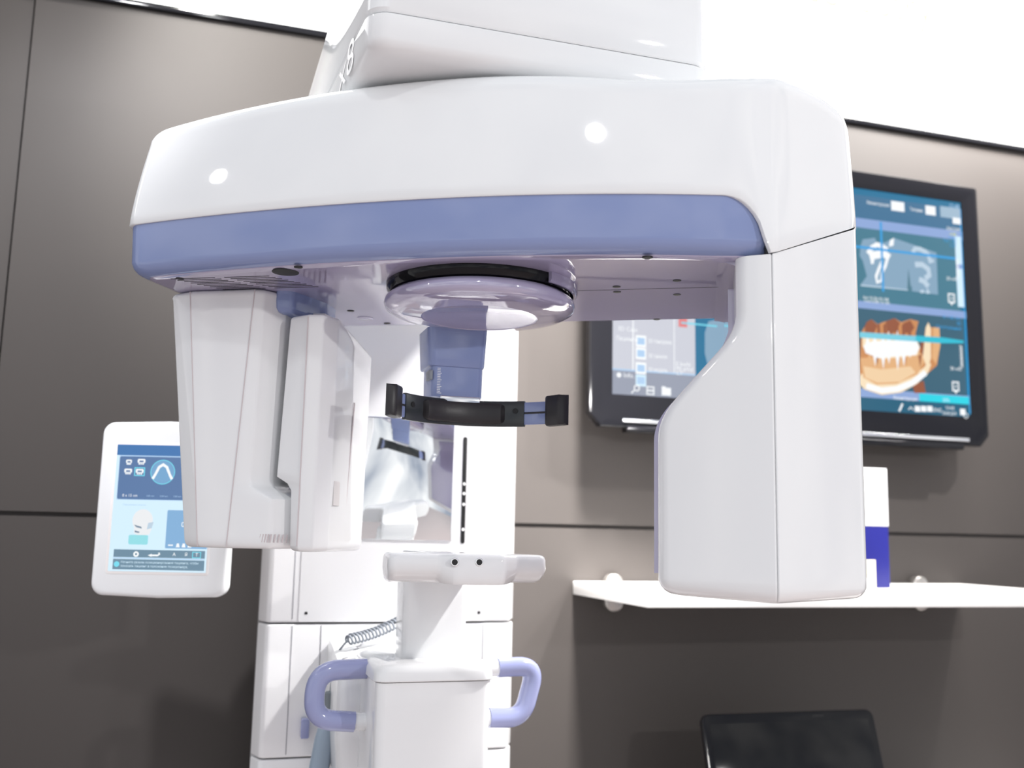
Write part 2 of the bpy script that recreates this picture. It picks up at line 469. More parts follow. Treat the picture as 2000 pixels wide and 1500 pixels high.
# --- rotation disc under the arm and the column that carries the forehead band
DC = (.372, 1.39)
rot = put('rotation_disc', *lathe([(.03, 1.845), (.128, 1.845), (.134, 1.843), (.1405, 1.837), (.142, 1.831), (.1395, 1.825), (.13, 1.8195), (.112, 1.816), (.0865, 1.8135), (.0855, 1.8145), (.084, 1.8150), (.02, 1.8150)], DC, 96), LAVU, XM, ang=40)
put('bearing_ring', *lathe([(.03, 1.8615), (.139, 1.8615), (.1395, 1.859), (.1385, 1.852), (.134, 1.846), (.03, 1.846)], DC, 96), BLKG, rot)
R = []
for k in range(25):
    a = rad(-62+k*4.2)
    R.append([(DC[0]+r*math.cos(a), DC[1]+r*math.sin(a), z) for r, z in ((.1395, 1.8605), (.1455, 1.8605), (.1455, 1.850), (.1425, 1.8455), (.1395, 1.8455))])
put('collar', *loft(R), LAVU, rot)
def sleeve(x0, x1, y0, y1, z0, z1, f0, r=.008):
    """box that narrows downwards by f0"""
    c = ((x0+x1)/2, (y0+y1)/2); out = rrect(x0, x1, y0, y1, r, 5); R = []
    for z, k, d in ((z0, f0, .003), (z0+.001, f0, .001), (z0+.003, f0, 0), (z1, 1, 0)):
        R.append([(c[0]+(p.x-c[0])*k, c[1]+(p.y-c[1])*k, z) for p in squash(out, d)])
    return loft(R)
PYF = 1.484
post = put('head_support_post', *sleeve(.3165, .4135, PYF, PYF+.085, 1.7545, 1.816, .935, .012), LAV, XM)
put('inner_sleeve', *sleeve(.3245, .4085, PYF+.006, PYF+.075, 1.7065, 1.7550, .985, .010), LAV, post)
mk = MB()
for i in range(16):
    mk.add(box(.3335, .3335+(.005 if i % 4 else .007), PYF+.0055, PYF+.0068, 1.712+i*.0026, 1.7128+i*.0026, .0001))
mk.build('scale_marks', TXT, post)
put('release_tab', *box(.3205, .3265, PYF+.006, PYF+.03, 1.733, 1.748, .001), CABLE, post)
put('band_clamp', *box(.338, .402, PYF-.002, PYF+.05, 1.697, 1.7085, .002), CHR, post)

# forehead band: centre plate with pad, two arms, two end pads
BC = Vector((.377, PYF+.002-.1404)); BR = .1404; BZ0, BZ1 = 1.664, 1.703
def arcseg(a0, a1, r0, r1, z0, z1, n=14, rise=0):
    R = []
    for k in range(n+1):
        a = a0+(a1-a0)*k/n; c, s = math.sin(a), math.cos(a); dz = rise*k/n
        R.append([(BC.x+r*c, BC.y+r*s, z+dz) for r, z in ((r0, z0+.002), (r0+.001, z0), (r1-.001, z0), (r1, z0+.002), (r1, z1-.002), (r1-.001, z1), (r0+.001, z1), (r0, z1-.002))])
    return loft(R)
bd = put('forehead_band', *arcseg(-.80, .68, BR-.001, BR+.006, BZ0-.001, BZ1, 24), BLKP, XM)
R = []
for k in range(25):
    t = k/24*2-1; a = .49*t-.03; e = min(1, (1-abs(t))*9); dz = .004*(1-e)
    rr = BR-.001-.008*math.sin(PI/2*e)
    c, s = math.sin(a), math.cos(a)
    R.append([(BC.x+r*c, BC.y+r*s, z) for r, z in ((BR, BZ0+.003+dz), (rr+.002, BZ0+.003+dz), (rr, BZ0+.006+dz), (rr, BZ1-.007-dz), (rr+.002, BZ1-.004-dz), (BR, BZ1-.004-dz))])
put('forehead_pad', *loft(R), RUB, bd)
for a in (-.68, .58):
    c, s = math.sin(a), math.cos(a)
    put('rivet', *disc((BC.x+(BR-.0015)*c, BC.y+(BR-.0015)*s, (BZ0+BZ1)/2+.004), (-c, -s, 0), .0042, .001, 18), DARK, bd)
for sgn in (-1, 1):
    s0 = .78 if sgn < 0 else .66
    put('band_arm', *arcseg(sgn*s0, sgn*1.14, BR+.001, BR+.005, BZ0+.002, BZ1-.002), LAV, bd)
    put('guide_rail', *arcseg(sgn*s0, sgn*1.06, BR-.0005, BR+.0015, (BZ0+BZ1)/2-.001, (BZ0+BZ1)/2+.002), BLK, bd)
    R = []
    for k in range(13):
        t = k/12; a = sgn*(.96+.28*t); e = min(1, min(t, 1-t)*7+.25)
        c, s = math.sin(a), math.cos(a); th = .009*e
        R.append([(BC.x+r*c, BC.y+r*s, z) for r, z in ((BR+.007, BZ0-.002), (BR-th+.002, BZ0-.002+.003*(1-e)), (BR-th, BZ0+.001+.003*(1-e)), (BR-th, BZ1+.002), (BR-th+.002, BZ1+.005-.003*(1-e)), (BR+.007, BZ1+.005))])
    put('temple_pad', *loft(R), RUB, bd)

# --- chin rest assembly
CX = .366
cbod = rrect(CX-.0935, CX+.0985, 1.585, 1.77, .016, 6)
R = []
for z, d in ((1.262, .0), (1.10, .0015), (1.0, .003), (.95, .02), (.94, .05)): R.append([(p.x, p.y, z) for p in squash(cbod, d+.002)])
body = put('chin_rest_body', *loft(R[::-1]), WHITE, XM)
lid_o = rrect(CX-.0955, CX+.1005, 1.583, 1.82, .02, 6)
R = [[(p.x, p.y, z) for p in squash(lid_o, d)] for z, d in ((1.2635, .001), (1.265, 0), (1.277, .001), (1.284, .005), (1.288, .013), (1.2895, .03))]
R = [[(x, y, z) for x, y, z in r] for r in R]
put('body_lid', *loft(R), WHITE, body)
# carriage joining the body to the column
ca = MB()
pr_ = rrect(.238, .44, 1.75, CY+.01, .03, 6)
R = []
for z, d in ((1.0, .04), (1.03, .02), (1.09, .006), (1.16, 0), (1.262, 0), (1.272, .004), (1.276, .012)):
    R.append([(p.x, p.y, z-.012+(.18*(p.y-1.75) if z > 1.2 else 0)) for p in squash(pr_, d)])
carr = put('carriage', *loft(R), WHITE, XM)
mk = MB()
for i, (x, y) in enumerate(((.250, 1.80), (.258, 1.815), (.266, 1.83), (.276, 1.85), (.284, 1.868), (.292, 1.885))):
    mk.add(loft([[(x+a, y+b_, 1.2645+.18*(y+b_-1.75)+dz) for a, b_ in ((0, 0), (.010, .010), (.0085, .0115), (-.0015, .0015))] for dz in (-.001, .0004)]))
mk.build('instruction_marks', SEAM, carr)
# post and rest bar
cp = put('chin_post', *prism(rrect(CX-.038, CX+.072, 1.665, 1.735, .01, 5), 1.285, 1.44, .002, .003), WHITE, XM)
BY = 1.452
# bar plan: two wings and a bulging centre, reaching back to the post
KX = CX; CX = CX+.022
plan = rpoly([(CX-.124, BY+.005, .012), (CX-.05, BY-.002, .02), (CX-.028, BY-.016, .02), (CX+.045, BY-.016, .02), (CX+.07, BY-.002, .02), (CX+.120, BY+.005, .012), (CX+.120, BY+.07, .012), (CX+.055, BY+.10, .02), (CX+.05, BY+.30, .01), (CX-.05, BY+.30, .01), (CX-.055, BY+.10, .02), (CX-.124, BY+.07, .012)], 6)
def ctr(x): return max(0, 1-((x-CX-.008)/.062)**2)
R = []
for z, d in ((1.4665, .008), (1.4655, .004), (1.463, .0015), (1.459, 0), (1.444, -.0005)):
    R.append([(p.x, p.y, z+.0015*ctr(p.x)) for p in squash(plan, d)])
for z, d, w in ((1.436, .001, .005), (1.428, .003, .016), (1.4235, .008, .026)):
    R.append([(p.x, p.y+w*(1-min(1, 2*ctr(p.x)))*(1 if p.y < BY+.05 else 0), z-.002*ctr(p.x)) for p in squash(plan, d*.8)])
rest = put('chin_rest', *loft(R), WHITE, XM, ang=40)
for x, z in ((888, 1098), (936, 1098)):
    w = on_y(x, z, BY-.0165)
    put('socket_rim', *disc((w.x, BY-.0163, w.z), (0, -1, 0), .0062, .0012, 24), CHR, rest)
    put('socket', *disc((w.x, BY-.0172, w.z), (0, -1, 0), .0045, .0012, 20), DARK, rest)

CX = KX
# --- hand grips
def grip(pts, r, ends):
    o = put('hand_grip', *tube(fillet_path(pts, .055, 10), r, 20), GRIP, XM, ang=60)
    for p, q in ends:
        put('grip_mount', *tube([p, q], r*.86, 18), WHITE, o)
HY = 1.69
def H(px, py, dy=0): w = on_y(px, py, HY+dy); return w
lg = [H(716, 1306), H(618, 1310), H(611, 1405), H(692, 1410)]
grip(lg, .0165, ((lg[0], Vector((CX-.085, lg[0].y, lg[0].z))), (lg[-1], Vector((CX-.085, lg[-1].y, lg[-1].z)))))
rg = [H(970, 1306), H(1040, 1306), H(1020, 1400), H(957, 1400)]
rg = [H(972, 1304), H(1047, 1300), H(1020, 1402), H(955, 1402)]
grip(rg, .0165, ((rg[0], Vector((CX+.085, rg[0].y, rg[0].z))), (rg[-1], Vector((CX+.085, rg[-1].y, rg[-1].z)))))

# --- touch panel on a swing arm at the left of the column
PD = 1.80
pr0 = Vector((_rt.x, _rt.y, 0)); pn = Vector((-fw.x, -fw.y, 0)).normalized(); pu = Vector((0, 0, 1))
pc = on_depth(312, 996, PD)
def PP(x, y, t): return pc+pr0*x+pu*y+pn*t
def TP(p): return PP(p.x, p.y, p.z)
def ppx(px, py, t=0):
    d = ray(px, py); k = (pc+pn*t-CAM).dot(pn)/d.dot(pn); w = CAM+d*k-pc
    return w.dot(pr0), w.dot(pu)
fx0, fy0 = ppx(176, 1163); fx1, fy1 = ppx(441, 829); 
fx1 = ppx(445, 1120)[0]; fx0 = ppx(190, 996)[0]; fy1 = ppx(270, 826)[1]; fy0 = ppx(310, 1164)[1]
pan_o = rpoly([(fx0, fy0, .022), ((fx0+fx1)/2, fy0-.004, 0), (fx1, fy0, .022), (fx1, fy1, .022), ((fx0+fx1)/2, fy1+.004, 0), (fx0, fy1, .022)], 7)
pan = put('touch_panel', *prism(pan_o, -.03, .006, .012, .008, 5, TP), WHITE, XM)
sx0, sy1 = ppx(231, 868, .006); sx1, sy0 = ppx(404, 1119, .006); sx0 = (ppx(231, 868, .006)[0]+ppx(210, 1120, .006)[0])/2; 
sx1 = ppx(403, 1100, .006)[0]
put('screen_bezel', *prism(rrect(sx0-.005, sx1+.005, sy0-.005, sy1+.005, .005), .004, .0066, .0005, .0005, 2, TP), mat('pale_bezel', srgb(244, 240, 238), .3), pan)

class Canvas:
    """flat display: layers of coloured shapes in one mesh"""
    def __init__(s, P): s.P = P; s.b = MB(); s.mats = []; s.k = 0
    def mi(s, m):
        if m not in s.mats: s.mats.append(m)
        return s.mats.index(m)
    def poly(s, pts, m):
        s.k += 1; s.b.add(([s.P(x, y, s.k*.00004) for x, y in pts], [list(range(len(pts)))]), s.mi(m))
    def rect(s, x0, x1, y0, y1, m, r=0):
        s.poly([(p.x, p.y) for p in rpoly([(x0, y0, r), (x1, y0, r), (x1, y1, r), (x0, y1, r)], 4)] if r else [(x0, y0), (x1, y0), (x1, y1), (x0, y1)], m)
    def ring(s, x, y, r, w, m, n=32):
        s.k += 1
        v = [s.P(x+q*math.cos(2*PI*i/n), y+q*math.sin(2*PI*i/n), s.k*.00004) for i in range(n) for q in (r, r-w)]
        s.b.add((v, [[2*i, 2*((i+1) % n), 2*((i+1) % n)+1, 2*i+1] for i in range(n)]), s.mi(m))
    def disc(s, x, y, r, m, ry=None, n=24): s.poly([(x+r*math.cos(2*PI*i/n), y+(ry or r)*math.sin(2*PI*i/n)) for i in range(n)], m)
    def line(s, pts, w, m):
        s.k += 1; P = [Vector(p) for p in pts]; v = []
        for i, p in enumerate(P):
            t = (P[min(i+1, len(P)-1)]-P[max(i-1, 0)]).normalized(); n = Vector((-t.y, t.x))
            ww = w[i] if isinstance(w, (list, tuple)) else w
            v += [s.P(*(p+n*ww/2), s.k*.00004), s.P(*(p-n*ww/2), s.k*.00004)]
        s.b.add((v, [[2*i, 2*i+1, 2*i+3, 2*i+2] for i in range(len(P)-1)]), s.mi(m))
    def frame(s, x0, x1, y0, y1, w, m):
        for a in ((x0, x1, y0, y0+w), (x0, x1, y1-w, y1), (x0, x0+w, y0, y1), (x1-w, x1, y0, y1)): s.rect(*a, m)
    def text(s, t, x, y, h, m, align='LEFT', sx=1.0):
        s.k += 1; o = s.P(x, y, s.k*.00004); r = s.P(x+1, y, s.k*.00004)-o; u = s.P(x, y+1, s.k*.00004)-o
        s.b.add(text_vf(t, o, r, u, h, align, sx), s.mi(m))
    def build(s, name, parent): return s.b.build(name, s.mats, parent, multi=True, smooth=False)

E = lambda n, r, g, b_, k=1.0: lit('display_'+n, srgb(r, g, b_), k)
dW = E('white', 250, 253, 255, 1.0); dBlue = E('blue', 70, 120, 178); dNavy = E('navy', 92, 122, 166); dPale = E('pale_blue', 214, 240, 255, 1.0)
dCyan = E('cyan', 120, 220, 240); dSoft = E('soft_blue', 176, 208, 240); dGreyB = E('grey_blue', 110, 140, 160); dBone = E('bone', 236, 238, 240); dShade = E('skull_shade', 120, 140, 160)
dTurq = E('turquoise', 150, 222, 230); dTeal = E('teal', 66, 122, 142); dTeal2 = E('deep_teal', 16, 112, 152); dGlareGrey = E('glare_grey', 204, 206, 216); dGrey2 = E('mid_grey', 176, 178, 188)
dBar = E('bar_blue', 142, 168, 216); dScan = E('scan_grey', 134, 166, 190); dScan2 = E('scan_light', 190, 210, 226); dLine = E('line_blue', 50, 160, 226); dAq = E('aqua', 30, 214, 232)
dYel = E('yellow', 220, 226, 110); dOr = E('bone_orange', 206, 140, 84); dOr2 = E('bone_brown', 150, 84, 50); dOr3 = E('bone_pale', 248, 226, 190); dRed = E('red', 226, 130, 130)
cv = Canvas(lambda x, y, t: PP(x, y, .0068+t))
sw, sh = sx1-sx0, sy1-sy0
X = lambda a: sx0+sw*a
Y = lambda a: sy1-sh*a
cv.rect(sx0, sx1, sy0, sy1, dPale)
cv.rect(sx0, sx1, Y(.085), sy1, dBlue)
cv.rect(X(.03), sx1, Y(.44), Y(.085), dSoft)
cv.rect(X(.035), sx1, Y(.435), Y(.095), dNavy, .003)
for i, (cx_, cy_) in enumerate(((.13, .14), (.26, .135), (.13, .215), (.25, .215))):
    w_, h_ = (.03, .02) if i == 0 else (.04, .022)
    cv.rect(X(cx_-w_), X(cx_+w_), Y(cy_+h_*.5), Y(cy_-h_), dW, .002)
    cv.rect(X(cx_-w_*.55), X(cx_+w_*.55), Y(cy_+h_*.2), Y(cy_-h_*.4), dNavy)
    for k in (-1, 0, 1): cv.rect(X(cx_+k*w_*.5-.008), X(cx_+k*w_*.5+.008), Y(cy_+h_*1.05), Y(cy_+h_*.6), dW)
cv.frame(X(.195), X(.305), Y(.25), Y(.18), .0018, dCyan)
cv.disc(X(.49), Y(.215), .0215, E('scan_disc', 120, 168, 208)); cv.ring(X(.49), Y(.215), .0225, .0014, dCyan)
cv.line([(X(.39), Y(.27)), (X(.415), Y(.235)), (X(.45), Y(.175)), (X(.49), Y(.155)), (X(.53), Y(.175)), (X(.565), Y(.235)), (X(.59), Y(.27))], [.005, .0045, .005, .006, .005, .0045, .005], dW)
cv.text('8 x 15 cm', X(.09), Y(.415), .0048, dW)
for i in range(4): cv.text('0.00 mm', X(.34+.14*i), Y(.412), .0028, dSoft)
cv.text('Панорамный режим', X(.10), Y(.485), .003, dSoft)
# skull picture
cv.disc(X(.32), Y(.60), .0185, dBone, .020)
cv.poly([(X(.235), Y(.63)), (X(.43), Y(.63)), (X(.40), Y(.71)), (X(.30), Y(.725)), (X(.24), Y(.70))], dBone)
cv.poly([(X(.235), Y(.635)), (X(.31), Y(.65)), (X(.32), Y(.665)), (X(.26), Y(.655))], dShade)
cv.poly([(X(.38), Y(.62)), (X(.435), Y(.61)), (X(.42), Y(.66)), (X(.37), Y(.67))], dScan2)
cv.poly([(X(.245), Y(.68)), (X(.30), Y(.69)), (X(.29), Y(.70)), (X(.25), Y(.695))], dShade)
cv.rect(X(.19), X(.39), Y(.79), Y(.715), dTurq, .003)
cv.rect(X(.57), sx1, Y(.815), Y(.515), E('tile_blue', 132, 176, 216), .002)
cv.text('0.', X(.72), Y(.645), .009, dW)
cv.rect(X(.60), X(.65), Y(.795), Y(.785), dW)
for k in range(3): cv.poly([(X(.68+.06*k), Y(.805)), (X(.72+.06*k), Y(.805)), (X(.71+.06*k), Y(.775)), (X(.69+.06*k), Y(.775))], dW)
cv.rect(X(.05), X(.985), Y(.89), Y(.83), dGreyB)
cv.ring(X(.28), Y(.865), .005, .003, dW)
cv.line([(X(.42), Y(.872)), (X(.50), Y(.872)), (X(.52), Y(.862)), (X(.51), Y(.85))], .003, dW); cv.poly([(X(.40), Y(.872)), (X(.44), Y(.86)), (X(.44), Y(.884))], dW)
for t, a in (('A', .67), ('Я', .79), ('T', .90)): cv.text(t, X(a), Y(.873), .006, dW, 'CENTER')
cv.frame(X(.855), X(.945), Y(.888), Y(.838), .0014, dCyan)
cv.rect(X(.05), X(.985), Y(.90), Y(.893), dSoft)
cv.rect(X(.05), X(.985), Y(.985), Y(.905), dGreyB)
cv.disc(X(.09), Y(.945), .005, dCyan)
cv.text('Начните режим позиционирования пациента, чтобы', X(.13), Y(.936), .0042, dPale, sx=.92)
cv.text('показать пациент в положение позиционера.', X(.13), Y(.966), .0042, dPale, sx=.92)
cv.build('display', pan)
# swing arm from the column
ap = PP(.02, .03, -.03)
put('panel_arm', *tube(fillet_path([ap, ap-pn*.10, Vector((.06, 2.10, ap.z)), Vector((.12, 2.12, ap.z))], .04, 8), .02, 18), WHITE, XM)

# ================================================================== HAND SWITCH with coiled cord
hs = thing('exposure_hand_switch', (.21, 1.90, 1.05), 'grey hand switch on a coiled cord hanging beside the left grip', 'switch')
p0 = on_y(790, 1208, 1.90); p1 = on_y(676, 1250, 1.84)
cpath = []
turns = 17
ax = (p1-p0); L = ax.length; ax.normalize(); n1 = ax.orthogonal().normalized(); n2 = ax.cross(n1)
for i in range(turns*14+1):
    t = i/(turns*14); a = 2*PI*turns*t; r = .0092*min(1, t*12+.2, (1-t)*12+.3)
    sag = -.006*math.sin(PI*t)
    cpath.append(p0+ax*L*t+(n1*math.cos(a)+n2*math.sin(a))*r+Vector((0, 0, sag)))
tail = catmull([cpath[-1], on_y(660, 1275, 1.86), on_y(653, 1300, 1.86), on_y(645, 1352, 1.86)], 8)
put('coiled_cord', *tube(cpath+tail[1:], .0021, 8), CABLE, hs, ang=80)
h0, h1, h2 = on_y(644, 1350, 1.86), on_y(642, 1398, 1.86), on_y(612, 1560, 1.86)
put('switch_handle', *tube([h0, h0+(h1-h0)*.05, h1], [.006, .0095, .0095], 18), mat('grey_rubber', srgb(120, 128, 134), .5), hs)
put('switch_grip', *tube([h1, h1+(h2-h1)*.06, h1+(h2-h1)*.3, h2], [.0095, .014, .0175, .0185], 18), GREYP, hs)
w = on_y(595, 1422, CY-.012)
put('switch_clip', *box(w.x-.0075, w.x+.008, CY-.022, CY-.0005, w.z-.018, w.z+.018, .003), GRIP, XM)

# ================================================================== TELEVISION
TY = 2.28
tv = thing('wall_television', (1.51, 2.36, 1.76), 'large black television on the grey wall showing dental scan images', 'television')
tx0, tx1, tz0, tz1 = .900, 2.121, 1.768, 2.535
so = dict(x0=.964, x1=2.068, z0=1.851, z1=2.487)
put('cabinet', *box(tx0+.02, tx1-.02, TY+.012, TY+.062, tz0+.015, tz1-.015, .012), BLK, tv)
put('wall_mount', *box(1.3, 1.72, TY+.055, WY-.0005, 2.0, 2.3, .004), BLK, tv)
# picture-frame bezel, bevelled towards the screen
bo = rpoly([(tx0, tz0+.032, .004), (tx0+.03, tz0, .004), (tx1-.03, tz0, .004), (tx1, tz0+.032, .004), (tx1, tz1, .006), (tx0, tz1, .006)], 3)
bi = rpoly([(so['x0'], so['z0'], .0005), ((so['x0']+so['x1'])/2-.2, so['z0'], .0005), (so['x1']-.01, so['z0'], .0005), (so['x1'], so['z0']+.01, .0005), (so['x1'], so['z1'], .0005), (so['x0'], so['z1'], .0005)], 3)
R = []
for o_, y in ((squash(bo, .002), TY+.03), (bo, TY+.026), (bo, TY+.002), (squash(bo, .002), TY), (squash(bo, .02), TY-.001), (bi, TY+.006), (bi, TY+.012)):
    R.append([(p.x, y, p.y) for p in o_])
put('bezel', *loft(R, False, False), BLKG, tv, ang=20)
bar = MB().add(box(1.0, 2.03, TY-.004, TY+.03, tz0-.012, tz0+.004, .003)); bar.build('lower_lip', BLKG, tv)
put('speaker_strip', *box(.99, 2.05, TY-.003, TY+.003, tz0+.012, tz0+.022, .001), CHR, tv)
def tvp(px, py): w = on_y(px, py, TY+.0085); return (w.x, w.z)
tc = Canvas(lambda x, y, t: Vector((x, TY+.0085-t, y)))
def TPoly(pts, m): tc.poly([tvp(*p) for p in pts], m)
x0, x1, z0, z1 = so['x0'], so['x1'], so['z0'], so['z1']
tc.rect(x0-.004, x1+.004, z0-.004, z1+.004, dTeal2)
# left side menus; their pale grey also holds the whitish reflection on the glass
mid = tvp(1358, 700)[0]
tc.rect(x0, mid, z0, z1, dGlareGrey)
c1 = tvp(1236, 700)[0]; c2 = tvp(1317, 720)[0]
tc.rect(c1-.001, c1+.002, z0+.05, z1, dW); tc.rect(c2-.001, c2+.001, z0+.05, z1, dW)
tc.rect(x0, mid, z0+.062, z0+.066, dSoft); tc.rect(x0, x1, z0, z0+.062, E('task_bar', 150, 156, 172))
for i, py in enumerate((667, 691, 720, 744)):
    ax_, az_ = tvp(1243, py+10); 
    tc.rect(c1+.008, c1+.037, az_, az_+.030, dW if i != 3 else dPale)
    tc.rect(c1+.012, c1+.033, az_+.006, az_+.024, dSoft)
for py, s_ in ((667, '2D панорама'), (696, '3D снимок'), (723, '3D модель')):
    w = tvp(1266, py+2); tc.text(s_, w[0], w[1], .0105, dW, sx=.7)
w = tvp(1203, 735); tc.disc(w[0]+.008, w[1]+.004, .0065, dW); tc.text('Info.', w[0]+.02, w[1]-.001, .012, dW)
w = tvp(1206, 645); tc.text('3D Case', w[0], w[1], .011, dW); w = tvp(1203, 664); tc.text('Пациенты', w[0], w[1], .011, dW, sx=.8)
for py, s_ in ((713, 'E bwN'), (722, 'Mt pVol'), (731, 'CT')):
    w = tvp(1320, py+1); tc.text(s_, w[0], w[1], .0105, dW)
w = tvp(1327, 640); tc.rect(w[0]-.003, w[0]+.022, w[1]+.002, w[1]+.05, dRed)
# task bar icons
w = tvp(1242, 758); tc.ring(w[0]+.002, w[1], .0085, .003, dW); tc.line([(w[0]-.005, w[1]-.006), (w[0]-.013, w[1]-.014)], .003, dW)
w = tvp(1270, 763); tc.frame(w[0]-.011, w[0]+.011, w[1]-.011, w[1]+.011, .003, dW); tc.rect(w[0]-.01, w[0]+.01, w[1]-.002, w[1]+.002, dW)
w = tvp(1301, 765); tc.rect(w[0]-.013, w[0]+.013, w[1]-.010, w[1]+.010, dW); tc.rect(w[0]-.013, w[0]-.002, w[1]+.009, w[1]+.013, dW)
# hidden middle viewer, then right viewers
TPoly([(1383, 628), (1376, 650), (1376, 690), (1383, 720), (1420, 740), (1420, 620)], dScan)
TPoly([(1330, 629), (1400, 636), (1400, 639), (1330, 632)], dCyan)
xa = tvp(1640, 500)[0]
zq = lambda py, px=1760: tvp(px, py)[1]
tc.rect(xa, x1, zq(455), z1-.02, E('toolbar', 60, 112, 148))
tc.rect(xa, x1, zq(455), zq(437), dBar)
tc.rect(xa, x1-.02, zq(596), zq(455), dTeal)
tc.rect(xa, x1, zq(610), zq(596), dBar)
tc.rect(xa, x1-.012, zq(764), zq(610), E('viewer_teal', 52, 96, 116))
tc.rect(xa, x1-.006, zq(781), zq(764), dBar)
tc.rect(tvp(1795, 779)[0], x1-.006, zq(781), zq(766), dAq)
tc.rect(xa, x1, z0, zq(781), E('task_teal', 20, 92, 120))
tc.rect(x1-.028, x1-.006, zq(588), zq(448), dPale); tc.rect(x1-.028, x1-.006, zq(512), zq(503), dBar)
tc.rect(x1-.006, x1-.002, z0+.01, z1-.02, dLine)
# toolbar boxes
for a, b_, c, d in ((1740, 1765, 396, 411), (1807, 1826, 404, 419)): 
    p, q_ = tvp(a, d), tvp(b_, c); tc.rect(p[0], q_[0], p[1], q_[1], dW)
for a, b_, c, d in ((1836, 1874, 408, 424),): p, q_ = tvp(a, d), tvp(b_, c); tc.rect(p[0], q_[0], p[1], q_[1], E('button', 160, 186, 206))
p, q_ = tvp(1860, 437), tvp(1875, 427); tc.rect(p[0], q_[0], p[1], q_[1], dW)
w = tvp(1692, 396); tc.text('Реконструкция', w[0], w[1]-.004, .010, dW, sx=.72); w = tvp(1776, 409); tc.text('Толщина', w[0], w[1]-.004, .010, dW, sx=.72)
p = tvp(1852, 408); tc.text('12:48', p[0], p[1]+.004, .012, dSoft)
w = tvp(1848, 447); tc.text('DICOM', w[0], w[1]-.004, .010, dW)
# sagittal scan
TPoly([(1684, 468), (1708, 465), (1711, 473), (1728, 474), (1744, 465), (1828, 494), (1831, 576), (1780, 569), (1780, 559), (1771, 568), (1680, 556), (1692, 540), (1684, 510), (1678, 500), (1680, 480)], dScan)
TPoly([(1773, 524), (1779, 570), (1771, 567)], E('scan_dark', 78, 122, 138))
tc.line([tvp(*p) for p in ((1782, 494), (1786, 486), (1796, 487), (1806, 492), (1812, 498), (1816, 512), (1822, 508))], .014, dScan2)
tc.line([tvp(*p) for p in ((1786, 517), (1800, 517), (1812, 526), (1814, 538), (1806, 544))], .016, dScan2)
tc.line([tvp(*p) for p in ((1794, 546), (1804, 550), (1812, 560))], .016, dScan2)
TPoly([(1795, 568), (1802, 566), (1806, 572), (1797, 573)], dScan2); TPoly([(1810, 562), (1816, 574), (1807, 574)], dScan2)
TPoly([(1737, 470), (1745, 465), (1744, 480), (1735, 482)], dW)
tc.line([tvp(*p) for p in ((1694, 496), (1702, 484), (1712, 478), (1722, 482), (1732, 488))], .014, dW)
tc.line([tvp(*p) for p in ((1697, 500), (1712, 498), (1726, 496), (1736, 504))], .022, dW)
TPoly([(1699, 505), (1707, 505), (1705, 516), (1700, 516)], dW)
tc.line([tvp(*p) for p in ((1732, 506), (1728, 520), (1722, 532), (1721, 548), (1712, 552), (1710, 540), (1716, 524), (1722, 510))], .009, dW)
TPoly([(1680, 556), (1772, 566), (1772, 568), (1680, 559)], dScan2)
p0_ = tvp(1719, 434); p1_ = tvp(1724, 570); tc.line([p0_, (p0_[0], p1_[1])], .007, dLine)
tc.line([(xa, zq(488, 1720)), (x1-.03, zq(488, 1720))], .007, dLine)
w = tvp(1684, 579); tc.text('Axis 35.326 301 000', w[0], w[1]-.006, .008, dW, sx=.9); w = tvp(1686, 585); tc.text('Voxel 0.080 151 001', w[0], w[1]-.007, .008, dW, sx=.9)
for py, m_, s_ in ((458, dYel, '-3.89'), (465, dLine, '4.053'), (472, dLine, 'Thk 1.00'), (480, dLine, '5.27')):
    w = tvp(1866, py); tc.text(s_, w[0], w[1]-.006, .009, m_, 'RIGHT')
def ruler(px, pya, pyb, s_):
    a = tvp(px, pya); b_ = tvp(px, pyb); zb_ = b_[1]; za_ = a[1]
    tc.line([(a[0], za_), (a[0], zb_), (a[0]-.012, zb_)], .003, dW)
    for k in range(7): tc.rect(a[0]-.007, a[0], za_+(zb_-za_)*k/7-.001, za_+(zb_-za_)*k/7+.002, dW)
    tc.text(s_, a[0]-.004, zb_-.010, .010, dW, 'RIGHT')
ruler(1869, 508, 543, '20 mm'); ruler(1876, 677, 718, '30 mm')
for px, py in ((1857, 583), (1865, 755)):
    w = tvp(px, py); tc.frame(w[0]-.013, w[0]+.011, w[1]-.014, w[1]+.014, .004, dW); tc.text('A', w[0]-.005, w[1]-.005, .010, dW); tc.poly([(w[0]-.006, w[1]-.014), (w[0]+.004, w[1]-.014), (w[0]-.001, w[1]-.022)], dW)
# rendered jaw
TPoly([(1680, 650), (1686, 640), (1700, 624), (1712, 634), (1728, 628), (1745, 622), (1758, 630), (1776, 624), (1792, 628), (1786, 652), (1790, 668), (1800, 690), (1806, 640), (1811, 630), (1816, 640), (1832, 640), (1834, 676), (1828, 714), (1812, 728), (1790, 745), (1760, 762), (1720, 764), (1690, 750), (1676, 735)], dOr)
for pts in ([(1690, 630), (1700, 624), (1712, 636), (1706, 650), (1688, 650)], [(1728, 628), (1745, 622), (1756, 632), (1748, 650), (1730, 650)], [(1762, 632), (1776, 626), (1784, 640), (1776, 652), (1760, 650)], [(1796, 662), (1806, 676), (1808, 700), (1796, 690)], [(1780, 752), (1802, 744), (1806, 768), (1784, 768)]):
    TPoly(pts, dOr2)
TPoly([(1806, 640), (1811, 630), (1816, 642), (1816, 700), (1810, 720), (1800, 700)], dOr3)
tc.line([tvp(*p) for p in ((1676, 738), (1690, 750), (1720, 760), (1755, 757), (1785, 742), (1806, 724), (1814, 710))], [.03, .034, .034, .03, .026, .02, .01], dOr3)
tc.line([tvp(*p) for p in ((1690, 754), (1720, 763), (1750, 760), (1780, 748), (1806, 728))], .016, dW)
